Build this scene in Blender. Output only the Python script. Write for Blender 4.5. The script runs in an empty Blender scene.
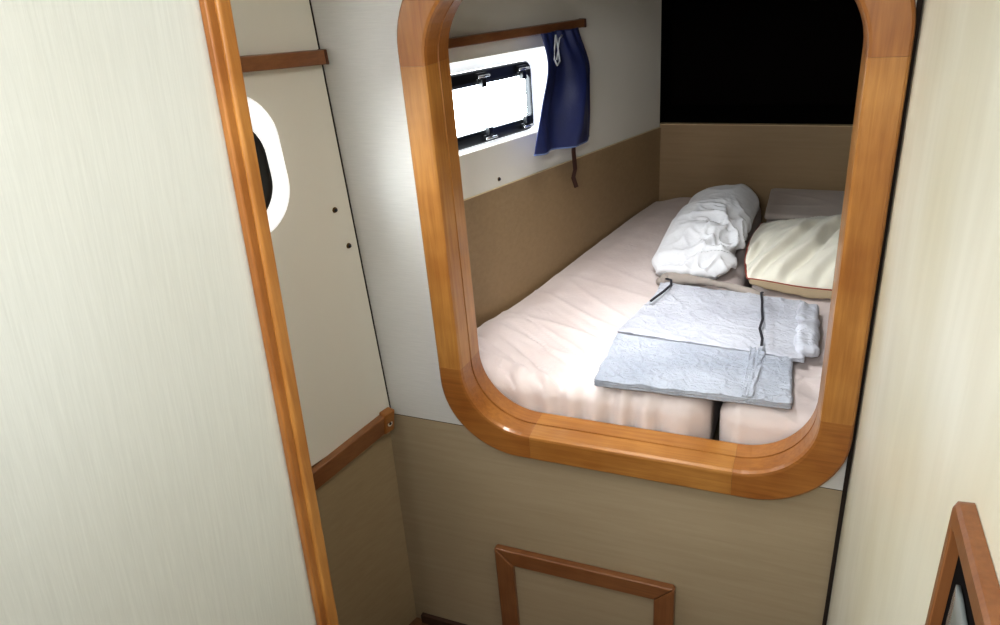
import bpy, bmesh, math, random
from mathutils import Vector, Matrix, noise
random.seed(4)
C = bpy.context.scene.collection
sc = bpy.context.scene
PI = math.pi

# ------------------------------------------------------------------ materials
def lin(c):
    return tuple(((v/255)/12.92 if v/255 <= .04045 else ((v/255+.055)/1.055)**2.4) for v in c) + (1,)

def newmat(name):
    m = bpy.data.materials.new(name); m.use_nodes = True
    nt = m.node_tree
    b = nt.nodes['Principled BSDF']
    return m, nt, b

def plain(name, col, rough=.5, metal=0, bump=0, bscale=200, spec=.5):
    m, nt, b = newmat(name)
    b.inputs['Base Color'].default_value = lin(col)
    b.inputs['Roughness'].default_value = rough
    b.inputs['Metallic'].default_value = metal
    b.inputs['Specular IOR Level'].default_value = spec
    if bump:
        tc = nt.nodes.new('ShaderNodeTexCoord'); n = nt.nodes.new('ShaderNodeTexNoise')
        n.inputs['Scale'].default_value = bscale; n.inputs['Detail'].default_value = 4
        bp = nt.nodes.new('ShaderNodeBump'); bp.inputs['Strength'].default_value = bump
        bp.inputs['Distance'].default_value = .002
        nt.links.new(tc.outputs['Object'], n.inputs['Vector'])
        nt.links.new(n.outputs['Fac'], bp.inputs['Height'])
        nt.links.new(bp.outputs['Normal'], b.inputs['Normal'])
    return m

def grained(name, c1, c2, scale, rough=.4, bump=.15, coat=0, c3=None, blotch=1.5, dist=.001, detail=6, lo=.35, hi=.65, rot=(0, 0, 0), spec=.5):
    """streaky grain: noise stretched along one axis by the mapping scale"""
    m, nt, b = newmat(name)
    tc = nt.nodes.new('ShaderNodeTexCoord')
    mp = nt.nodes.new('ShaderNodeMapping'); mp.inputs['Scale'].default_value = scale
    mr = nt.nodes.new('ShaderNodeMapping'); mr.inputs['Rotation'].default_value = rot
    n = nt.nodes.new('ShaderNodeTexNoise'); n.inputs['Scale'].default_value = 1; n.inputs['Detail'].default_value = detail
    n.inputs['Roughness'].default_value = .65; n.inputs['Distortion'].default_value = .3
    r = nt.nodes.new('ShaderNodeValToRGB')
    r.color_ramp.elements[0].position = lo; r.color_ramp.elements[0].color = lin(c1)
    r.color_ramp.elements[1].position = hi; r.color_ramp.elements[1].color = lin(c2)
    nt.links.new(tc.outputs['Object'], mr.inputs['Vector']); nt.links.new(mr.outputs['Vector'], mp.inputs['Vector'])
    nt.links.new(mp.outputs['Vector'], n.inputs['Vector']); nt.links.new(n.outputs['Fac'], r.inputs['Fac'])
    out = r.outputs['Color']
    n2 = nt.nodes.new('ShaderNodeTexNoise'); n2.inputs['Scale'].default_value = blotch; n2.inputs['Detail'].default_value = 2
    mx = nt.nodes.new('ShaderNodeMix'); mx.data_type = 'RGBA'; mx.blend_type = 'MULTIPLY'
    nt.links.new(tc.outputs['Object'], n2.inputs['Vector'])
    r2 = nt.nodes.new('ShaderNodeValToRGB')
    r2.color_ramp.elements[0].position = .3; r2.color_ramp.elements[0].color = lin(c3 or (235, 232, 226))
    r2.color_ramp.elements[1].position = .7; r2.color_ramp.elements[1].color = (1, 1, 1, 1)
    nt.links.new(n2.outputs['Fac'], r2.inputs['Fac'])
    mx.inputs['Factor'].default_value = 1
    nt.links.new(out, mx.inputs['A']); nt.links.new(r2.outputs['Color'], mx.inputs['B'])
    nt.links.new(mx.outputs['Result'], b.inputs['Base Color'])
    b.inputs['Roughness'].default_value = rough
    b.inputs['Specular IOR Level'].default_value = spec
    b.inputs['Coat Weight'].default_value = coat; b.inputs['Coat Roughness'].default_value = .06
    bp = nt.nodes.new('ShaderNodeBump'); bp.inputs['Strength'].default_value = bump; bp.inputs['Distance'].default_value = dist
    nt.links.new(n.outputs['Fac'], bp.inputs['Height']); nt.links.new(bp.outputs['Normal'], b.inputs['Normal'])
    return m

def fabric(name, col, c2, rough=.9, bump=.25, scale=60, sheen=.2, bdist=.004):
    m, nt, b = newmat(name)
    tc = nt.nodes.new('ShaderNodeTexCoord')
    n = nt.nodes.new('ShaderNodeTexNoise'); n.inputs['Scale'].default_value = 6; n.inputs['Detail'].default_value = 4
    r = nt.nodes.new('ShaderNodeValToRGB')
    r.color_ramp.elements[0].position = .3; r.color_ramp.elements[0].color = lin(c2)
    r.color_ramp.elements[1].position = .6; r.color_ramp.elements[1].color = lin(col)
    n3 = nt.nodes.new('ShaderNodeTexNoise'); n3.inputs['Scale'].default_value = scale; n3.inputs['Detail'].default_value = 5
    n3.inputs['Distortion'].default_value = 1.2
    bp = nt.nodes.new('ShaderNodeBump'); bp.inputs['Strength'].default_value = bump; bp.inputs['Distance'].default_value = bdist
    L = nt.links.new
    L(tc.outputs['Object'], n.inputs['Vector']); L(n.outputs['Fac'], r.inputs['Fac']); L(r.outputs['Color'], b.inputs['Base Color'])
    L(tc.outputs['Object'], n3.inputs['Vector']); L(n3.outputs['Fac'], bp.inputs['Height']); L(bp.outputs['Normal'], b.inputs['Normal'])
    b.inputs['Roughness'].default_value = rough; b.inputs['Sheen Weight'].default_value = sheen
    b.inputs['Specular IOR Level'].default_value = .2
    return m

def woods(name, c1, c2, **k):
    o = {}
    for ax, s in (('z', (140, 140, 7)), ('x', (7, 140, 140)), ('y', (140, 7, 140))):
        o[ax] = grained(name+'_'+ax, c1, c2, s, rough=.38, bump=.12, coat=.35, c3=(222, 205, 185), blotch=9, dist=.0006, **k)
    return o
W1 = woods('honey_teak', (156, 106, 50), (192, 141, 76), lo=.2, hi=.8)
W2 = woods('corner_teak', (142, 92, 42), (178, 122, 62), lo=.2, hi=.8)
W3 = woods('brown_teak', (126, 82, 48), (154, 106, 66), lo=.2, hi=.8)
lam_v = grained('white_laminate_vertical', (205, 207, 203), (217, 219, 215), (420, 420, 16), rough=.45, bump=.22, dist=.0008, lo=.25, hi=.75, rot=(.12, 0, 0))
lam_h = grained('white_laminate_horizontal', (221, 220, 218), (232, 231, 229), (22, 380, 380), rough=.45, bump=.22, dist=.0008, lo=.25, hi=.75)
lam_warm = grained('cream_laminate_vertical', (219, 214, 198), (230, 226, 212), (60, 26, 3), rough=.42, bump=.04, lo=.2, hi=.8, c3=(236, 232, 220), blotch=3)
lam_beige = grained('beige_laminate', (174, 157, 131), (184, 168, 142), (5, 60, 80), rough=.5, bump=.06, lo=.25, hi=.75, dist=.0005)
lam_berth_shaded = grained('beige_laminate_shaded', (150, 126, 94), (162, 138, 106), (5, 60, 80), rough=.5, bump=.06, lo=.25, hi=.75, dist=.0005)  # beige laminate darkened in colour for the dim light of the berth
lam_beige_y = grained('beige_laminate_along', (166, 147, 118), (176, 158, 128), (60, 5, 80), rough=.5, bump=.06, lo=.25, hi=.75, dist=.0005)
hull_white = plain('hull_lining', (222, 218, 208), .55, bump=.1, bscale=60)
glow_gel = plain('glowing_gelcoat', (246, 247, 248), .35)
bn = glow_gel.node_tree.nodes['Principled BSDF']; bn.inputs['Emission Color'].default_value = (.93, .97, 1, 1); bn.inputs['Emission Strength'].default_value = .55  # emission stands in for daylight coming through the gelcoat
white_gel = plain('white_gelcoat', (246, 247, 248), .25, bump=.05, bscale=30)
dark_gap = plain('dark_joint', (40, 28, 18), .9)
void_m = plain('unlit_black', (14, 9, 8), .95, spec=.1)  # near-black base colour stands in for unlit depth
rubber = plain('black_rubber', (16, 17, 20), .35)
black_al = plain('black_frame', (18, 20, 26), .3)
steel = plain('steel', (190, 190, 190), .25, 1)
brass = plain('dull_brass', (120, 95, 60), .35, 1)
floor_m = grained('floor_boards', (88, 60, 38), (120, 84, 54), (6, 90, 90), rough=.5)
sheet_pink = fabric('pinkish_sheet', (217, 205, 201), (208, 194, 189), scale=45, bump=.25)
sheet_white = fabric('white_cotton', (226, 226, 228), (214, 213, 216), scale=28, bump=.45)
sheet_cream = fabric('cream_cotton', (230, 226, 212), (222, 217, 202), scale=30, bump=.25)
cloth_blue = fabric('pale_blue_cloth', (176, 180, 189), (152, 157, 168), scale=55, bump=1, bdist=.007)
cloth_white = fabric('pale_white_cloth', (192, 193, 200), (172, 173, 182), scale=42, bump=.9, bdist=.006)
cloth_grey = fabric('grey_beige_cloth', (166, 156, 148), (148, 138, 130), scale=40, bump=.6)
under_m = fabric('beige_underside', (196, 178, 150), (180, 160, 132), scale=30, bump=.3)
cush_m = fabric('grey_sheet', (184, 172, 163), (168, 156, 148), scale=30, bump=.2)
pipe_m = plain('red_brown_piping', (140, 66, 52), .8)
strap_dark = plain('dark_ribbon_shade', (48, 46, 52), .8)
navy = fabric('navy_cloth', (26, 42, 104), (18, 30, 78), scale=120, bump=.1, sheen=.0)
navy.node_tree.nodes['Principled BSDF'].inputs['Roughness'].default_value = .5
navy.node_tree.nodes['Principled BSDF'].inputs['Specular IOR Level'].default_value = .7
brown_strap = plain('brown_strap', (74, 44, 34), .7)
grey_gloss = plain('grey_insert', (120, 124, 122), .2)
glass, nt, b = newmat('window_glass')      # thin clear pane: mostly see-through with a faint gloss
tr = nt.nodes.new('ShaderNodeBsdfTransparent'); tr.inputs['Color'].default_value = (.93, .96, .97, 1)
gl = nt.nodes.new('ShaderNodeBsdfGlossy'); gl.inputs['Roughness'].default_value = .03
mxs = nt.nodes.new('ShaderNodeMixShader'); mxs.inputs[0].default_value = .06
nt.links.new(tr.outputs[0], mxs.inputs[1]); nt.links.new(gl.outputs[0], mxs.inputs[2])
nt.links.new(mxs.outputs[0], nt.nodes['Material Output'].inputs['Surface'])

# ------------------------------------------------------------------ helpers
def link(name, bm, mat, parent=None, smooth=False, origin=None, kind=None, auto=None):
    """ONE mesh object out of a bmesh in world coordinates"""
    bmesh.ops.recalc_face_normals(bm, faces=bm.faces)
    me = bpy.data.meshes.new(name)
    if parent is not None:
        off = PW[parent.name]
    else:
        if origin is None:
            xs = [v.co for v in bm.verts]
            origin = ((min(p.x for p in xs)+max(p.x for p in xs))/2, (min(p.y for p in xs)+max(p.y for p in xs))/2, min(p.z for p in xs))
        off = Vector(origin)
    loc = Vector((0, 0, 0)) if parent is not None else off
    bmesh.ops.translate(bm, verts=bm.verts, vec=-off)
    bm.to_mesh(me); bm.free()
    me.materials.append(mat)
    if smooth:
        for p in me.polygons: p.use_smooth = True
    o = bpy.data.objects.new(name, me); C.objects.link(o)
    if parent is not None: o.parent = parent
    o.location = loc
    PW[o.name] = off.copy()
    if kind: o['kind'] = kind
    if auto:
        md = o.modifiers.new('b', 'BEVEL'); md.width = auto; md.segments = 3; md.limit_method = 'ANGLE'; md.angle_limit = math.radians(40)
        md.harden_normals = True
    return o
PW = {}
def thing(name, label=None, cat=None, loc=(0, 0, 0), group=None, kind=None):
    o = bpy.data.objects.new(name, None); C.objects.link(o); o.location = loc
    o.empty_display_size = .05
    PW[o.name] = Vector(loc)
    return tag(o, label, cat, group, kind)
def tag(o, label=None, cat=None, group=None, kind=None):
    if label: o['label'] = label
    if cat: o['category'] = cat
    if group: o['group'] = group
    if kind: o['kind'] = kind
    return o
def struct(name, bm, mat, label=None, cat=None, **k):
    o = link(name, bm, mat, kind='structure', **k)
    return tag(o, label, cat)

def add_box(bm, p0, p1, f=None):
    vs = []
    for z in (p0[2], p1[2]):
        for x, y in ((p0[0], p0[1]), (p1[0], p0[1]), (p1[0], p1[1]), (p0[0], p1[1])):
            p = Vector((x, y, z)); vs.append(bm.verts.new(f(p) if f else p))
    for q in ((3, 2, 1, 0), (4, 5, 6, 7), (0, 1, 5, 4), (1, 2, 6, 5), (2, 3, 7, 6), (3, 0, 4, 7)):
        bm.faces.new([vs[i] for i in q])
    return bm
def box(p0, p1, f=None): return add_box(bmesh.new(), p0, p1, f)

def add_tube(bm, pts, r, n=10, closed=False):
    pts = [Vector(p) for p in pts]; rings = []
    N = len(pts)
    for i, p in enumerate(pts):
        a = pts[(i-1) % N] if (closed or i) else p
        c = pts[(i+1) % N] if (closed or i < N-1) else p
        t = (c-a).normalized()
        u = t.cross(Vector((0, 0, 1)))
        if u.length < .1: u = t.cross(Vector((0, 1, 0)))
        u.normalize(); w = t.cross(u)
        rr = r(i/(N-1)) if callable(r) else r
        rings.append([bm.verts.new(p+(u*math.cos(2*PI*k/n)+w*math.sin(2*PI*k/n))*rr) for k in range(n)])
    M = N if closed else N-1
    for i in range(M):
        A, B = rings[i], rings[(i+1) % N]
        for k in range(n): bm.faces.new((A[k], A[(k+1) % n], B[(k+1) % n], B[k]))
    if not closed:
        bm.faces.new(rings[0]); bm.faces.new(rings[-1][::-1])
    return bm

def rrect(a0, a1, b0, b1, r, n=10):
    """rounded rectangle loop in 2D, counter clockwise"""
    pts = []
    for cx, cy, t0 in ((a1-r, b0+r, -PI/2), (a1-r, b1-r, 0), (a0+r, b1-r, PI/2), (a0+r, b0+r, PI)):
        for k in range(n+1):
            t = t0+PI/2*k/n; pts.append((cx+r*math.cos(t), cy+r*math.sin(t)))
    return pts
def raypoly(c, ang, poly):
    dx, dy = math.cos(ang), math.sin(ang); best = None
    for i in range(len(poly)):
        x1, y1 = poly[i]; x2, y2 = poly[(i+1) % len(poly)]
        ex, ey = x2-x1, y2-y1; det = dx*(-ey)+dy*ex
        if abs(det) < 1e-12: continue
        qx, qy = x1-c[0], y1-c[1]
        t = (qx*(-ey)+qy*ex)/det; s = (dx*qy-dy*qx)/det
        if t > 0 and -1e-6 <= s <= 1+1e-6 and (best is None or t > best): best = t
    return (c[0]+dx*best, c[1]+dy*best)
def plate_hole(rect, hole, f0, f1, n=128):
    """plate with a hole: rect (a0,a1,b0,b1), hole loop; f0/f1 map 2D to the front/back surface"""
    a0, a1, b0, b1 = rect
    R = [(a0, b0), (a1, b0), (a1, b1), (a0, b1)]
    c = (sum(p[0] for p in hole)/len(hole), sum(p[1] for p in hole)/len(hole))
    angs = sorted([2*PI*k/n for k in range(n)]+[math.atan2(p[1]-c[1], p[0]-c[0]) % (2*PI) for p in R]+[math.atan2(p[1]-c[1], p[0]-c[0]) % (2*PI) for p in hole])
    A = []
    for t in angs:
        if not A or t-A[-1] > 1e-4: A.append(t)
    bm = bmesh.new()
    H = [raypoly(c, t, hole) for t in A]; Q = [raypoly(c, t, R) for t in A]
    hf = [bm.verts.new(f0(*p)) for p in H]; qf = [bm.verts.new(f0(*p)) for p in Q]
    hb = [bm.verts.new(f1(*p)) for p in H]; qb = [bm.verts.new(f1(*p)) for p in Q]
    N = len(A)
    for i in range(N):
        j = (i+1) % N
        for l1, l2 in ((hf, qf), (qf, qb), (qb, hb), (hb, hf)):
            bm.faces.new((l1[i], l1[j], l2[j], l2[i]))
    return bm
def ring(outer, inner, prof, f):
    """sweep between two matching loops; prof = [(u, depth)] u 0 outer .. 1 inner; f(a, b, depth)->3D"""
    bm = bmesh.new(); N = len(outer); rows = []
    for i in range(N):
        (ao, bo), (ai, bi) = outer[i], inner[i]
        rows.append([bm.verts.new(f(ao+(ai-ao)*u, bo+(bi-bo)*u, d)) for u, d in prof])
    M = len(prof)
    for i in range(N):
        for k in range(M):
            bm.faces.new((rows[i][k], rows[(i+1) % N][k], rows[(i+1) % N][(k+1) % M], rows[i][(k+1) % M]))
    return bm
def slab(p0, p1, r, n, f):
    """rounded box lattice; f maps the rounded point to its final place"""
    nx, ny, nz = n; bm = bmesh.new(); d = {}
    p0 = Vector(p0); p1 = Vector(p1)
    def V(i, j, k):
        key = (i, j, k)
        if key not in d:
            q = Vector((p0.x+(p1.x-p0.x)*i/nx, p0.y+(p1.y-p0.y)*j/ny, p0.z+(p1.z-p0.z)*k/nz))
            c = Vector((min(max(q.x, p0.x+r), p1.x-r), min(max(q.y, p0.y+r), p1.y-r), min(max(q.z, p0.z+r), p1.z-r)))
            e = q-c
            nn = e.normalized() if e.length > 1e-9 else Vector((0, 0, 0))
            m_ = max(abs(e.x), abs(e.y), abs(e.z))
            q2 = c+nn*m_ if m_ > 0 else q
            d[key] = bm.verts.new(f(q2, nn))
        return d[key]
    for i in range(nx):
        for j in range(ny):
            for k in (0, nz): bm.faces.new((V(i, j, k), V(i+1, j, k), V(i+1, j+1, k), V(i, j+1, k)))
    for i in range(nx):
        for k in range(nz):
            for j in (0, ny): bm.faces.new((V(i, j, k), V(i+1, j, k), V(i+1, j, k+1), V(i, j, k+1)))
    for j in range(ny):
        for k in range(nz):
            for i in (0, nx): bm.faces.new((V(i, j, k), V(i, j+1, k), V(i, j+1, k+1), V(i, j, k+1)))
    return bm
def nz(x, y, z=0): return noise.noise(Vector((x, y, z)))
def ridge(x, y, z=0): return 1-min(1, abs(nz(x, y, z))*3.2)      # sharp crease lines
def sst(a, b, x):
    t = min(1, max(0, (x-a)/(b-a))); return t*t*(3-2*t)

# hull: one slanting side running through niche and berth
NI = Vector((.9576, -.288, 0))                    # into the boat
def hull(y, z, off=0, tilt=False):
    fl = 0
    if tilt: z = z-.045*(y-.34)
    else: fl = .008-.030*(z-.7) if z >= .695 else -.002-.026*(.69-z)
    return Vector((-.900+.301*y+fl, y, z))+NI*off

# ------------------------------------------------------------------ setting
FZ = 0.0
struct('floor', box((-1.75, -2.6, -.03), (.16, 0, FZ)), floor_m)
struct('ceiling', box((-1.75, -2.6, 2.02), (1.15, 1.7, 2.05)), plain('ceiling_white', (225, 224, 220), .6))
# right wall of the corridor
struct('wall_right', box((.112, -2.6, 0), (.15, -.0015, 2.02)), lam_warm)
struct('trim_1', box((.104, -.006, .0), (.1115, -.0005, 2.02)), dark_gap)
struct('wall_rear', box((-1.75, -2.63, 0), (.16, -2.6, 2.02)), lam_v)
# left partition with its wooden cap, leaning a little
def lean(p): return Vector((p.x, p.y-.0675*(1.669-p.z), p.z))
struct('wall_left', box((-.61, -2.6, 0), (-.57, -.6655, 2.02), lambda p: lean(p) if p.y > -1 else p), lam_v)
cap = thing('trim_2', loc=(-.58, -.75, 0), kind='structure')
bm = box((-.616, -.665, 0), (-.556, -.645, 2.02), lean)
link('edge_board', bm, W1['z'], cap, auto=.004)
bm = box((-.5705, -.677, 0), (-.5605, -.6635, 2.02), lean)
link('edge_bead', bm, W2['z'], cap, auto=.003)

# bulkhead with the berth opening: white above the joint, beige below
fo = rrect(-.732, .106, .655, 1.705, .175, 16)
fi = rrect(-.672, .043, .722, 1.645, .140, 16)
mid = [((a[0]+c[0])/2, (a[1]+c[1])/2) for a, c in zip(fo, fi)]
for name, clear_up, mt in (('wall_bulkhead', False, lam_h), ('wall_bulkhead_lower', True, lam_beige)):
    bm = plate_hole((-.925, 1.10, 0, 2.02), mid, lambda a, c: Vector((a, 0, c)), lambda a, c: Vector((a, .018, c)))
    geom = bm.verts[:]+bm.edges[:]+bm.faces[:]
    z = .6935 if clear_up else .6950
    r = bmesh.ops.bisect_plane(bm, geom=geom, plane_co=(0, 0, z), plane_no=(0, 0, 1), clear_outer=clear_up, clear_inner=not clear_up)
    bmesh.ops.holes_fill(bm, edges=[e for e in r['geom_cut'] if isinstance(e, bmesh.types.BMEdge)], sides=4)
    struct(name, bm, mt, origin=(0, 0, 0))
struct('trim_3', box((-.92, .004, .690), (.105, .016, .698)), dark_gap)

# opening frame: four straights and four corner blocks
frame = thing('trim_4', loc=(-.31, 0, .655), kind='structure')
prof = [(0, -.001), (0, -.023), (.03, -.028), (.09, -.031), (.84, -.031), (.91, -.0295), (.945, -.022), (1, .0125), (.93, .0135), (.93, .0165), (1, .018), (1.0, .060), (.97, .064), (.5, .064), (.5, -.001)]
def seg(pairs, name, mt):
    bm = bmesh.new(); rows = []
    for (o, i) in pairs:
        rows.append([bm.verts.new((o[0]+(i[0]-o[0])*u, d, o[1]+(i[1]-o[1])*u)) for u, d in prof])
    for a, c in zip(rows[:-1], rows[1:]):
        for k in range(len(prof)):
            k2 = (k+1) % len(prof); bm.faces.new((a[k], a[k2], c[k2], c[k]))
    bm.faces.new(rows[0]); bm.faces.new(rows[-1][::-1])
    link(name, bm, mt, frame)
n1 = 17
def corner(idx, pre, post, mt):
    s = list(zip(fo, fi))[idx*n1:(idx+1)*n1]
    seg([pre]+s+[post], 'corner_block', mt)
ZB, ZT, XL, XR = .866, 1.502, -.527, -.099
g = .0003
corner(0, ((XR+g, .655), (XR+g, .722)), ((.106, ZB-g), (.043, ZB-g)), W2['x'])          # bottom right
corner(1, ((.106, ZT+g), (.043, ZT+g)), ((XR+g, 1.705), (XR+g, 1.645)), W2['z'])
corner(2, ((XL-g, 1.705), (XL-g, 1.645)), ((-.732, ZT+g), (-.672, ZT+g)), W2['z'])
corner(3, ((-.732, ZB-g), (-.672, ZB-g)), ((XL-g, .655), (XL-g, .722)), W2['x'])         # bottom left
seg([((.106, ZB), (.043, ZB)), ((.106, ZT), (.043, ZT))], 'side_rail', W1['z'])
seg([((-.732, ZT), (-.672, ZT)), ((-.732, ZB), (-.672, ZB))], 'side_rail', W1['z'])
seg([((XL, .655), (XL, .722)), ((XR, .655), (XR, .722))], 'bottom_rail', W1['x'])
seg([((XR, 1.705), (XR, 1.645)), ((XL, 1.705), (XL, 1.645))], 'top_rail', W1['x'])

# niche side: hull lining with porthole
hole = rrect(-.475, -.181, 1.262, 1.444, .085, 8)
bm = plate_hole((-.90, .0, .6955, 2.02), hole, lambda a, c: hull(a, c), lambda a, c: hull(a, c, -.03))
struct('wall_hull', bm, hull_white, origin=(-.9, 0, 0))
struct('wall_hull_aft', box((0, 0, 0), (1, 1, 1), lambda p: hull(-2.6+1.6985*p.x, 2.02*p.z, -.03*p.y)), hull_white)
struct('wall_hull_lower', box((0, 0, 0), (1, 1, 1), lambda p: hull(-.9+.9*p.x, .6945*p.z, -.03*p.y-.003)), lam_beige_y)
# thin dark joint line in the corner between lining and bulkhead
struct('trim_5', box((0, 0, 0), (1, 1, 1), lambda p: Vector((hull(0, .696+1.32*p.z).x-.001+.0015*p.x, -.0035+.003*p.y, .696+1.32*p.z))), dark_gap)

# porthole in the niche
w1 = thing('window_1', loc=tuple(hull(-.32, 1.225)), kind='structure')
H = lambda a, c, d: hull(a, c, d)
o_ = rrect(-.51, -.133, 1.220, 1.494, .095, 12); i_ = rrect(-.468, -.172, 1.268, 1.441, .080, 12)
link('surround', ring(o_, i_, [(0, .0005), (.04, .006), (.12, .008), (.46, .008), (.48, .0055), (.53, .0055), (.55, .008), (.95, .008), (1, .004), (1, -.03), (.5, .0005)], H), glow_gel, w1, smooth=False)
g1 = rrect(-.480, -.172, 1.251, 1.455, .080, 12); g2 = rrect(-.454, -.203, 1.284, 1.423, .066, 12)
link('gasket', ring(g1, g2, [(0, .0085), (.08, .016), (.3, .014), (.6, .014), (.7, .010), (.8, .013), (.95, .011), (1, .004), (.9, -.012), (.3, -.012), (.3, .0085)], H), rubber, w1, smooth=True)
bm = bmesh.new()
fr = [bm.verts.new(hull(a, c, .001)) for a, c in rrect(-.452, -.188, 1.284, 1.425, .07, 8)]
bk = [bm.verts.new(hull(a, c, -.004)) for a, c in rrect(-.452, -.188, 1.284, 1.425, .07, 8)]
bm.faces.new(fr); bm.faces.new(bk[::-1])
for k in range(len(fr)): bm.faces.new((fr[k], fr[(k+1) % len(fr)], bk[(k+1) % len(fr)], bk[k]))
link('pane', bm, glass, w1)

# berth hull side
def HB(y, z, off=0): return hull(y, z, off, True)
hole = rrect(.03, .715, 1.236, 1.452, .03, 6)
bm = plate_hole((.019, 1.285, 1.1275, 2.05), hole, lambda a, c: HB(a, c), lambda a, c: HB(a, c, -.045))
struct('wall_berth_left', bm, hull_white, origin=(-.9, 0, 0))
struct('wall_berth_left_lower', box((0, 0, 0), (1, 1, 1), lambda p: (HB if p.z > .5 else hull)(.019+1.266*p.x, 1.1265 if p.z > .5 else .55, .004-.03*p.y)), lam_berth_shaded)
struct('trim_6', box((0, 0, 0), (1, 1, 1), lambda p: HB(.019+1.266*p.x, 1.1265+.002*p.z, .0048-.004*p.y)), plain('pale_edge', (214, 196, 160), .5))
struct('wall_berth_back', box((-.513, 1.285, .55), (1.10, 1.303, 1.093)), lam_berth_shaded)
struct('trim_7', box((-.513, 1.283, 1.093), (1.10, 1.304, 1.0955)), plain('pale_edge_back', (200, 178, 140), .5))
# locker space above the back panel, its unlit look painted near-black
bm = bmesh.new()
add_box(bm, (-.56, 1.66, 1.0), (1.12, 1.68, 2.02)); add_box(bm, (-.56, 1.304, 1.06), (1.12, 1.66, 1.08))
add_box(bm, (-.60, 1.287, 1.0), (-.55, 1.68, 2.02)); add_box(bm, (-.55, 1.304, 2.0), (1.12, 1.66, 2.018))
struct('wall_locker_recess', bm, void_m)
struct('wall_berth_right', box((1.10, .0, .55), (1.13, 1.68, 2.02)), lam_berth_shaded)
struct('wall_berth_base', box((0, 0, 0), (1, 1, 1), lambda p: Vector(((-.865+.301*1.2*p.y)*(1-p.x)+1.09*p.x, .066+1.21*p.y, .53+.045*p.z))), lam_beige)

# berth window: reveal, black frame with clips, pane
w2 = thing('window_2', loc=tuple(HB(.35, 1.236, -.04)), kind='structure')
ro = rrect(.028, .717, 1.234, 1.454, .032, 6); ri = rrect(.085, .655, 1.240, 1.420, .022, 6)
link('reveal', ring(rrect(.033, .712, 1.239, 1.449, .028, 6), ri, [(0, .002), (0, -.040), (1, -.043), (1, -.05), (-.2, -.05), (-.2, -.046), (-.03, -.046), (-.03, .002)], HB), glow_gel, w2)
f1 = rrect(.09, .650, 1.241, 1.419, .02, 8); f2 = rrect(.103, .645, 1.272, 1.385, .012, 8)
link('window_frame', ring(f1, f2, [(0, -.042), (0, -.031), (.1, -.028), (.75, -.028), (1, -.032), (1, -.046), (0, -.046)], HB), black_al, w2)
link('pane', box((.098, 1.262, -.045), (.648, 1.396, -.041), lambda p: HB(p.x, p.y, p.z)), glass, w2)
for (cy, cz, s) in ((.45, 1.406, 1), (.605, 1.404, 1), (.46, 1.254, -1), (.61, 1.256, -1)):
    bm = bmesh.new()
    f = lambda p: HB(p.x, p.y, p.z)
    add_box(bm, (cy-.017, cz-.008, -.028), (cy+.017, cz+.008, -.017), f)
    add_box(bm, (cy-.008, cz-.016*s-.010, -.026), (cy+.008, cz-.016*s+.010, -.012), f)
    cl = link('clip', bm, rubber, w2, auto=.002)
    bm = bmesh.new(); add_tube(bm, [HB(cy-.020, cz, -.013), HB(cy+.020, cz, -.013)], .0035, 8)
    link('clip_pin', bm, steel, cl, smooth=True)

# ------------------------------------------------------------------ rails
def rail_end(bm): return bm
r = tag(link('hull_rail', box((0, 0, 0), (1, 1, 1), lambda p: hull(-.45+.4555*p.x, .636+.055*p.z-.0*p.x, .0005+.020*p.y)), W3['y'], auto=.004),
        'short brown wooden rail on hull side, below the porthole and level with the wall joint', 'rail')
r = thing('lower_rail', 'brown wooden rail at knee height on the hull side, ending in a bolt', 'rail', tuple(hull(-.25, .64, .01)))
bpy.data.objects.remove(bpy.data.objects['hull_rail'])
link('bar', box((0, 0, 0), (1, 1, 1), lambda p: hull(-.62+.605*p.x, .638+.054*p.z+.07*(p.x-.65), .0005+.020*p.y)), W3['y'], r, auto=.004)
link('end_block', box((0, 0, 0), (1, 1, 1), lambda p: hull(-.0075+.0*p.x, 0, 0) if False else hull(-.038+.030*p.x, .661+.060*p.z, .001+.025*p.y)), W2['y'], r, auto=.005)
bm = bmesh.new(); c = hull(-.023, .688, .0262); add_tube(bm, [c, c+NI*.004], .0075, 16)
bo = link('bolt', bm, plain('bright_bolt', (215, 215, 210), .35, .5), r)
bm = bmesh.new(); add_tube(bm, [c+NI*.0035, c+NI*.0052], .0035, 8); link('bolt_socket', bm, strap_dark, bo)

r = thing('upper_rail', 'thin brown wooden rail above the porthole on the hull side', 'rail', tuple(hull(-.25, 1.52, .01)))
link('bar', box((0, 0, 0), (1, 1, 1), lambda p: hull(-.55+.541*p.x, 1.507+.048*(1-p.x)+.027*p.z, .0005+.024*p.y)), W3['y'], r, auto=.003)
link('end_cap', box((0, 0, 0), (1, 1, 1), lambda p: hull(-.009+.006*p.x, 1.5065+.028*p.z, .001+.0235*p.y)), plain('end_grain', (96, 54, 28), .5), r, auto=.002)

r = thing('curtain_rail', 'brown wooden curtain rail above the berth window', 'rail', tuple(HB(.45, 1.49, .01)))
link('bar', box((0, 0, 0), (1, 1, 1), lambda p: HB(.03+.800*p.x, 1.4855+.021*p.z, .0005+.022*p.y)), W3['y'], r, auto=.003)
link('end_cap', box((0, 0, 0), (1, 1, 1), lambda p: HB(.8302+.006*p.x, 1.4845+.023*p.z, .0005+.023*p.y)), plain('end_grain_dark', (84, 46, 24), .5), r, auto=.002)

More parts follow.
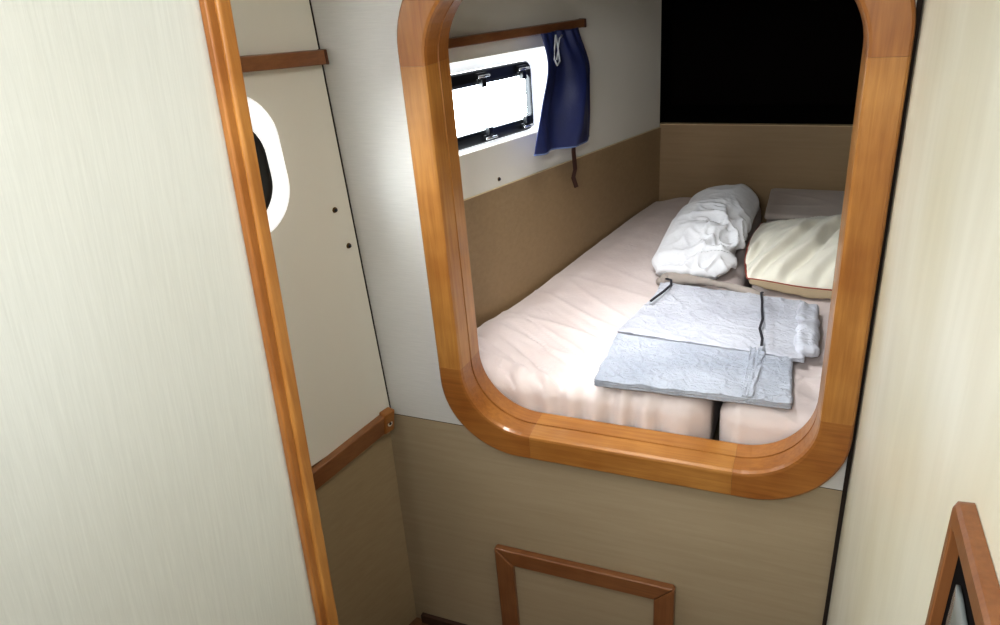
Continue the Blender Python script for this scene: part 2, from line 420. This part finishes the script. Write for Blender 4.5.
# ------------------------------------------------------------------ curtain
cu = thing('curtain', 'navy blue gathered curtain bunched at the right end of the berth window rail', 'curtain', tuple(HB(.69, 1.15, .03)))
bm = bmesh.new(); nu, nv = 90, 70; G = []
def cur(s, t):
    tt = t**.8
    yl = .602+(.540-.602)*sst(.15, .95, t); yr = .772+(.815-.772)*sst(0, .4, t)+.005*math.sin(t*9)
    zt = 1.490; zb = 1.198-.006*s
    y = yl+(yr-yl)*s; z = zt+(zb-zt)*t
    fold = .013*math.sin(s*2*PI*1.5+.6+.8*math.sin(t*3))*(.5+.7*t)+.004*math.sin(s*2*PI*6+t*2)*(1-t)**2
    fold += .010*nz(s*3, t*2.0, 3)+.0015*nz(s*9, t*3, 7)
    belly = .012*math.sin(PI*t)+.030*math.exp(-((s-.66+.12*t)/.13)**2)*sst(.1, .6, t)
    z += -.02*math.sin(PI*s)*sst(.7, 1, t)*.3
    return HB(y, z, .042+fold+belly+.002)
for i in range(nu+1):
    G.append([bm.verts.new(cur(i/nu, j/nv)) for j in range(nv+1)])
for i in range(nu):
    for j in range(nv): bm.faces.new((G[i][j], G[i+1][j], G[i+1][j+1], G[i][j+1]))
o = link('cloth', bm, navy, cu, smooth=True); m_ = o.modifiers.new('s', 'SOLIDIFY'); m_.thickness = .0015
bm = bmesh.new(); add_tube(bm, [cur(i/60, 1) for i in range(61)], .0028, 8)
link('hem', bm, fabric('hem_blue', (120, 136, 176), (104, 120, 160)), cu, smooth=True)
bm = bmesh.new(); a = [(.746, 1.205, .03), (.747, 1.16, .028), (.749, 1.11, .030), (.747, 1.085, .024), (.755, 1.055, .028)]
for k in range(len(a)-1):
    f = lambda p, k=k: HB(a[k][0]*(1-p.z)+a[k+1][0]*p.z+(p.x-.5)*.016, a[k][1]*(1-p.z)+a[k+1][1]*p.z, a[k][2]*(1-p.z)+a[k+1][2]*p.z+.003*p.y)
    add_box(bm, (0, 0, 0), (1, 1, 1), f)
link('strap', bm, brown_strap, cu)
bm = bmesh.new()
add_tube(bm, [HB(.638, 1.484, .066), HB(.625, 1.455, .071), HB(.618, 1.428, .073), HB(.628, 1.412, .074), HB(.641, 1.420, .073), HB(.638, 1.45, .071), HB(.638, 1.484, .066)], .0026, 8)
add_tube(bm, [HB(.628, 1.425, .073), HB(.650, 1.474, .068), HB(.67, 1.480, .062)], .002, 8)
link('tie_clip', bm, plain('pale_cord', (215, 220, 225), .4), cu, smooth=True)

# ------------------------------------------------------------------ snaps / screws
def stud(y, z, label, tilt=False, off=0):
    t = thing('snap_stud', label, 'stud', tuple(hull(y, z, off)), group='small metal studs in the hull lining')
    c = hull(y, z, off)
    bm = bmesh.new(); add_tube(bm, [c+NI*.0003, c+NI*.003], lambda s: .0062-.001*s, 16); link('washer', bm, brass, t)
    bm = bmesh.new(); add_tube(bm, [c+NI*.003, c+NI*.006, c+NI*.007], lambda s: .0036-.0018*s*s, 12); link('head', bm, strap_dark, t, smooth=True)
stud(-.042, 1.221, 'upper of two small metal studs beside the niche corner')
stud(-.026, 1.136, 'lower of two small metal studs beside the niche corner')
stud(.461, 1.142, 'small metal stud on white lining under the berth window', off=.003)

# ------------------------------------------------------------------ locker hatch in the lower bulkhead
ha = thing('locker_hatch', 'square beige locker hatch with brown wooden frame low on the bulkhead', 'hatch', (-.427, 0, .05))
X0, X1, Z0, Z1, w_ = -.648, -.206, .03, .354, .047
def bar(pts, nm, mt):
    bm = bmesh.new()
    f = [bm.verts.new((x, -.021, z)) for x, z in pts]; k_ = [bm.verts.new((x, -.0005, z)) for x, z in pts]
    bm.faces.new(f); bm.faces.new(k_[::-1])
    for i in range(4): bm.faces.new((f[i], f[(i+1) % 4], k_[(i+1) % 4], k_[i]))
    link(nm, bm, mt, ha, auto=.005)
e = .0004
bar([(X0, Z1), (X1, Z1), (X1-w_, Z1-w_), (X0+w_, Z1-w_)], 'frame_top', W3['x'])
bar([(X0, Z0), (X1, Z0), (X1-w_, Z0+w_), (X0+w_, Z0+w_)], 'frame_bottom', W3['x'])
bar([(X0, Z0+e), (X0+w_, Z0+w_+e), (X0+w_, Z1-w_-e), (X0, Z1-e)], 'frame_side', W3['z'])
bar([(X1, Z0+e), (X1-w_, Z0+w_+e), (X1-w_, Z1-w_-e), (X1, Z1-e)], 'frame_side', W3['z'])
link('panel', box((X0+w_-.006, -.008, Z0+w_-.006), (X1-w_+.006, -.0006, Z1-w_+.006)), lam_beige, ha)

struct('baseboard_bulkhead', box((-.90, -.012, 0), (.104, -.0008, .028)), plain('dark_skirting', (70, 46, 34), .5))

# ------------------------------------------------------------------ framed recess on the right wall
fp = thing('recessed_switch_box', 'small brown wooden frame around a dark recess on the right wall', 'switch box', (.112, -.9, 1.2))
o_ = rrect(-1.03, -.843, 1.19, 1.356, .008, 5); i_ = rrect(-1.012, -.854, 1.206, 1.336, .003, 5)
YZ = lambda a, c, d: Vector((.112-d, a, c-.12*(a+.822)))
link('frame', ring(o_, i_, [(0, .0004), (.03, .009), (.2, .011), (.85, .011), (1, .010), (1, .0004)], YZ), W3['z'], fp)
link('recess', box((.1085, -1.014, 1.204), (.1117, -.852, 1.338), lambda p: Vector((p.x, p.y, p.z-.12*(p.y+.822)))), void_m, fp)  # flat plate on the solid wall, shade of the recess painted near-black
bm = slab((.1040, -.998, 1.215), (.1085, -.878, 1.318), .0022, (4, 10, 10), lambda p, n: p)
link('insert', bm, grey_gloss, fp, smooth=True)
bm = bmesh.new(); add_tube(bm, [(.1040, -.915, 1.262), (.0985, -.915, 1.262)], .016, 24)
link('knob', bm, grey_gloss, fp, auto=.002)

# ------------------------------------------------------------------ bed
def topz(y): return .80+.058*sst(.40, 1.28, y)
def mat_disp(p, n, seed, left):
    """sheet wrinkles: gathers down the front face, diagonal drags at the corner, soft folds on top"""
    x, y, z = p
    q = p.copy()
    fr = sst(.22, .08, y)
    ph = x*105+2.5*nz(x*8, z*6, seed)
    amp = .0065*(.5+1.2*nz(x*5, z*3, seed))*fr
    if n.length < .01: n = Vector((0, 0, 1)) if z > .74 else Vector((0, -1, 0))
    q += n*amp*math.sin(ph)
    if z > .7:
        t = x*.55+y
        q.z += .004*nz(x*3, y*3, seed)+.006*ridge(t*8+seed, (x-y)*1.4, 2)**5*sst(.9, .2, y)+.0012*nz(x*22, y*22, seed)
        if left:
            dd = (x+.72)*1.0+(y-.10)*.9
            q.z -= .012*ridge((x+y*1.3)*14, (x*.6-y)*2.2, 5)**5*sst(-.38, -.6, x)*sst(.45, .2, y)
    return q
def left_map(p, n):
    # p.x in 0..1 maps between the hull and the joint; keep rounding absolute near both ends
    L = -.900+.301*p.y+.010; Rr = -.162
    x = Rr-(1-p.x)*1.0
    if x < L+.04:                                   # squeeze the hull end
        x = L+.04-(L+.04-x)*(.04/max(.04, L+.04-(Rr-.74)))
        x = max(x, L)
    q = Vector((x, p.y, p.z))
    q = mat_disp(q, n.copy(), 1.7, True)
    q.z += (topz(p.y)-.80)*sst(.62, .8, p.z)
    if q.z > .75: q.z -= .018*sst(L+.10, L, x)
    q.x = min(q.x, -.1595)
    return q
bm = slab((.26, .070, .595), (1.0, 1.275, .80), .045, (150, 170, 26), left_map)
m1 = tag(link('mattress', bm, sheet_pink, smooth=True), 'left mattress in pinkish sheet, the one along the hull side', 'mattress', 'mattresses of the berth')
def right_map(p, n):
    q = mat_disp(p.copy(), n.copy(), 9.3, False)
    if p.z > .7:
        # crumpled sheet right of the folded cloths
        k = sst(-.02, .02, p.x)*sst(.45, .3, p.y)
        q.z += .010*k*ridge(p.x*14, p.y*7, 4)**2
    q.z += (topz(p.y)-.80)*sst(.62, .8, p.z)
    q.x = max(q.x, -.143)
    return q
bm = slab((-.1415, .070, .595), (1.08, 1.275, .80), .045, (170, 120, 24), right_map)
m2 = tag(link('mattress', bm, sheet_pink, smooth=True), 'right mattress in pinkish sheet, under the pillow, right of the dark gap', 'mattress', 'mattresses of the berth')
# rear cushion
def cush(p, n):
    q = p.copy(); q.z += .010*sst(1.0, 1.28, p.y)+.003*nz(p.x*5, p.y*5, 2)+.003*ridge(p.x*3+p.y*2, p.y*9, 1)**3
    return q
bm = slab((-.141, 1.03, .862), (1.05, 1.270, .884), .011, (90, 50, 6), cush)
tag(link('bed_cushion', bm, cush_m, smooth=True), 'flat grey-brown cushion at the back right of the bed, behind the pillow', 'cushion')

# bunched duvet / pillow roll
bm = bmesh.new(); nu, nv = 170, 150; G = []
def duv(u, v):
    # u along y, v around
    y = .635+.50*u
    endf = max(0, 1-sst(.0, .22, 1-u)); endn = max(0, 1-sst(0, .10, u))
    prof_ = (1-endf**2*.92)**.5
    cx = -.304+.066*u-.012*math.sin(u*PI); 
    wd = (.112-.018*u)*max(.03, prof_)*(1-.25*endn)
    hgt = (.052+.036*sst(0, .45, u)-.0*u)*max(.05, prof_)*(1-.35*endn)
    a = v*2*PI; ca, sa = math.cos(a), math.sin(a)
    px = cx+wd*(abs(ca)**.82)*(1 if ca > 0 else -1)
    zz = (abs(sa)**.9)*(1 if sa > 0 else -1)
    base = topz(y)+.012
    pz = base+hgt*.42+ (hgt*.75*zz if zz > 0 else hgt*.40*zz)
    n = Vector((ca/wd*.1, 0, sa/max(.02, hgt)*.1)).normalized()
    crum = sst(.70, .30, u)*sst(-.38, -.27, px)
    d = .006*nz(px*7, y*6, 3)
    d += .022*crum*(ridge(px*12+2*nz(px*6, y*6, 9), y*10, 4)**2-.35)
    d += .009*crum*(ridge(px*25, y*21, 8)**2-.3)
    d += .008*(ridge(px*5+y*3, y*3.2-px*3, 6)**4-.1)*sst(.25, .7, u)
    d += .0015*ridge(px*14-y*4, y*8+px*6, 12)**3
    if sa < -.3: d *= .2
    q = Vector((px, y, pz))+n*d
    q.z = max(q.z, topz(y)+.002)
    return q
for i in range(nu+1): G.append([bm.verts.new(duv(i/nu, j/nv)) for j in range(nv)])
for i in range(nu):
    for j in range(nv): bm.faces.new((G[i][j], G[i+1][j], G[i+1][(j+1) % nv], G[i][(j+1) % nv]))
bm.faces.new(G[0]); bm.faces.new(G[-1][::-1])
tag(link('duvet', bm, sheet_white, smooth=True), 'white rumpled duvet rolled up on the left mattress, left of the pillow', 'duvet')

# pillow
PC = Vector((.245, .800, 0)); PA, PB = .410, .205
pil = thing('pillow', 'cream pillow with red piping and gathered creases, at the right of the bed', 'pillow', (.17, .8, .815))
def pil_pt(u, v, top):
    # u, v in -1..1 ; slightly pinched corners
    x = u*PA*(1-.05*v*v); y = v*PB*(1-.05*u*u)
    if not top and v < 0: y -= .006*sst(0, -.9, v)
    e = (max(0, (1-abs(u)**2.6))**.52 if u > 0 else max(0, (1-abs(u)**1.7))**.62)*max(0, (1-abs(v)**2.4))**.52
    seam = .845+.0*u+.012*(v+1)/2+.010*sst(-.6, -1, u)
    if top:
        h = .108*e
        ed = sst(1.0, .25, abs(v))
        k = e**.5*(1-.55*e)
        w_ = u*PA*78-v*PB*40+3.2*nz(u*3.2, v*1.5, 2)
        d = .021*k*(math.sin(w_)+.5*math.sin(w_*1.9+1.3+nz(u*3, v*2, 8)))*(.5+1.2*max(0, nz(u*3+4, v*1.2, 6)+.45))*sst(.75, -.25, v)
        d += .012*k*(ridge(u*6-v*2, v*1.6, 5)**2-.3)+.004*nz(u*4, v*4, 5)*e
        return Vector((PC.x+x, PC.y+y, seam+max(0, h+d)))
    h = .040*min(1, e**.22*(1+.35*nz(u*9, v*2, 7)))
    return Vector((PC.x+x*.985, PC.y+y*.985, max(seam-h, .812+topz(PC.y+y)-.80-.004)))
for top, nm, mt in ((True, 'top_cover', sheet_cream), (False, 'underside', under_m)):
    bm = bmesh.new(); n = 130; G = []
    for i in range(n+1):
        u = math.sin((i/n-.5)*PI)
        G.append([bm.verts.new(pil_pt(u, math.sin((j/n-.5)*PI), top)) for j in range(n+1)])
    for i in range(n):
        for j in range(n): bm.faces.new((G[i][j], G[i+1][j], G[i+1][j+1], G[i][j+1]))
    link(nm, bm, mt, pil, smooth=True)
bm = bmesh.new(); L_ = []
for k in range(60): L_.append(pil_pt(-1+2*k/60, -1, True))
for k in range(60): L_.append(pil_pt(1, -1+2*k/60, True))
for k in range(60): L_.append(pil_pt(1-2*k/60, 1, True))
for k in range(60): L_.append(pil_pt(-1, 1-2*k/60, True))
add_tube(bm, L_, .0026, 8, closed=True)
link('piping', bm, pipe_m, pil, smooth=True)

# folded cloths: slabs over a four-cornered outline
def folded(name, quad, z0, th, mt, label, cat, seed, amp=.003, n=(110, 70, 8), droop=0, group=None, parent=None, layers=0):
    def f(p, nrm):
        u, v = p.x, p.y
        P = [Vector(c) for c in quad]        # front-left, front-right, back-right, back-left
        a = P[0].lerp(P[1], u); c = P[3].lerp(P[2], u); q2 = a.lerp(c, v)
        wob = .004*nz(u*5, v*5, seed+3)
        x = q2.x+wob*(1 if abs(u-.5) > .4 else 0); y = q2.y+wob
        k = (p.z/.02)
        z = z0+th*k
        if k > .5:
            z += amp*(1.2*nz(u*7, v*4, seed)+.8*ridge(u*5+v*3, v*4-u*2, seed+1)**4+.35*nz(u*36, v*22, seed+2))
        z += (topz(y)-.80)-droop*sst(.12, .05, y)
        if layers and abs(k-.5) < .45:
            y += .0012*math.sin(k*layers*2*PI); x += .0012*math.sin(k*layers*2*PI)
        return Vector((x, y, z))
    bm = slab((0, 0, 0), (1, 1, .02), .006, n, f)
    o = link(name, bm, mt, parent, smooth=True)
    if label: tag(o, label, cat, group)
    return o
z1 = .8085
folded('bed_sheet', [(-.352, .30), (-.07, .27), (-.100, .570), (-.372, .612)], z1, .008, cloth_white,
       'off-white folded bed sheet whose grey hem shows between the duvet and the tied cloth', 'sheet', 21, .003)
# rolled grey hem at the back of that sheet
bm = bmesh.new(); pts = [(-.378, .600, .823), (-.355, .621, .830), (-.29, .615, .833), (-.24, .608, .834), (-.19, .598, .832), (-.14, .584, .826), (-.095, .564, .818)]
hm = []
for k in range(61):
    s = k/60*(len(pts)-1); i = min(int(s), len(pts)-2); hm.append(Vector(pts[i]).lerp(Vector(pts[i+1]), s-i)+Vector((0, .004*nz(k*.2, 1), .003*nz(k*.3, 4))))
add_tube(bm, hm, lambda s: .0125+.004*math.sin(s*8)-.006*(abs(2*s-1)**6), 12)
link('hem_roll', bm, cloth_grey, bpy.data.objects['bed_sheet'], smooth=True)

tied = thing('tied_linen', 'white folded linen with a dark tie and a painted fold shadow, behind the pale blue cloth', 'linen', (-.19, .42, .82))
folded('fold', [(-.412, .290), (.012, .262), (-.008, .550), (-.350, .580)], .8155, .014, cloth_white, None, None, 33, .003, n=(120, 80, 8), parent=tied, layers=2)
def ribbon_fold_shade(pts, w, nm='ribbon_fold_shade', par=tied, mt=strap_dark):
    bm = bmesh.new(); R_ = []
    for i, p in enumerate(pts):
        p = Vector(p); a = Vector(pts[max(0, i-1)]); c = Vector(pts[min(len(pts)-1, i+1)])
        t = (c-a); t.z = 0; t.normalize(); s = Vector((-t.y, t.x, 0))*w
        R_.append((bm.verts.new(p-s), bm.verts.new(p+s), bm.verts.new(p+s+Vector((0, 0, -.003))), bm.verts.new(p-s+Vector((0, 0, -.003)))))
    for A, B in zip(R_[:-1], R_[1:]):
        for k in range(4): bm.faces.new((A[k], A[(k+1) % 4], B[(k+1) % 4], B[k]))
    bm.faces.new(R_[0][::-1]); bm.faces.new(R_[-1])
    link(nm, bm, mt, par)
ribbon_fold_shade([(-.352, .592, 0.8425), (-.336, .575, 0.8475), (-.330, .545, 0.8475), (-.341, .505, 0.8465), (-.352, .470, 0.8465), (-.362, .440, 0.8455)], .003)  # left strip stands in for the shadow of a fold
ribbon_fold_shade([(-.102, .568, 0.8385), (-.104, .545, 0.8465), (-.098, .50, 0.8465), (-.094, .45, 0.8475), (-.088, .40, 0.8465), (-.090, .35, 0.8465), (-.080, .30, 0.8475), (-.079, .268, 0.8475)], .0028)
# slumped end of the tied linen
def endroll(p, n):
    q = p.copy(); q += n*(.006*nz(p.x*30, p.y*22, 5)+.005*ridge(p.x*18, p.y*14, 3)**2)
    q.x += .02*(p.y-.4)*-1
    return q
bm = slab((-.010, .285, .818), (.036, .530, .843), .014, (18, 60, 10), endroll)
link('slumped_end', bm, cloth_white, tied, smooth=True)

bl = folded('folded_cloth', [(-.405, .066), (-.004, .080), (-.012, .262), (-.410, .285)], .8085, .018, cloth_blue,
       'pale blue-grey folded cloth at the front edge of the bed', 'cloth', 44, .0032, n=(130, 80, 10), layers=3)
folded('corner_flap', [(-.100, .078), (-.078, .079), (-.070, .285), (-.105, .285)], .8262, .004, cloth_blue, None, None, 50, .002, n=(20, 60, 3), parent=bl)

# ------------------------------------------------------------------ light
def area(name, loc, tgt, sx, sy, power, col=(1, 1, 1), spread=180):
    l = bpy.data.lights.new(name, 'AREA'); l.shape = 'RECTANGLE'; l.size = sx; l.size_y = sy
    l.energy = power; l.color = col; l.spread = math.radians(spread)
    o = bpy.data.objects.new(name, l); C.objects.link(o); o.location = loc
    o.visible_camera = True
    o.rotation_euler = (Vector(tgt)-Vector(loc)).to_track_quat('-Z', 'Y').to_euler()
    return o
area('corridor_hatch_light', (-.17, -1.02, 2.0), (-.19, -.97, .7), .45, .45, 2.2, (.95, .98, 1), 135)
area('companionway_light', (-.20, -1.55, 1.93), (-.42, 0, 1.22), .36, .30, 4.7, (.95, .98, 1), 95)
area('niche_fill_light', (.0, -.42, 1.99), (-.86, -.2, .9), .25, .25, 1.5, (1, .98, .94), 100)  # unseen fill lamp added to brighten the hull side of the niche
area('rear_fill_light', (-.22, -2.5, 1.25), (-.25, 0, .9), .6, .9, 3.5, (1, .98, .95))  # large soft fill added behind the camera, no fixture there
area('berth_hatch_light', (-.40, .16, 1.85), (-.36, .32, .8), .2, .2, 1.9, (.97, .98, 1), 70)
c = HB(.62, 1.33, -.22); area('berth_window_daylight', c, HB(.62, 1.33, 0), 1.5, .5, 32, (.93, .97, 1))
c = hull(-.34, 1.44, -.16); area('porthole_daylight', c, hull(-.32, 1.31, 0), 1.0, .46, 95, (.95, .98, 1))

w = bpy.data.worlds.new('world'); sc.world = w; w.use_nodes = True
w.node_tree.nodes['Background'].inputs['Color'].default_value = (.9, .95, 1, 1)
w.node_tree.nodes['Background'].inputs['Strength'].default_value = 1.0

# ------------------------------------------------------------------ camera
cam = bpy.data.cameras.new('camera'); co = bpy.data.objects.new('camera', cam); C.objects.link(co)
cam.sensor_width = 36; cam.lens = 27.43; cam.clip_start = .02
X = Vector((.9242, -.1013, .3683)); Y = Vector((.3740, .4355, -.8188)); Z = Vector((-.0775, .8945, .4404))
R = Matrix((X, Y, Z)).to_4x4()
R.translation = Vector((0, -1.3, 1.70))
co.matrix_world = R
sc.camera = co
sc.view_settings.view_transform = 'Standard'
sc.view_settings.look = 'None'
sc.view_settings.exposure = .12
sc.view_settings.gamma = .86
sc.cycles.max_bounces = 8
sc.cycles.use_denoising = True
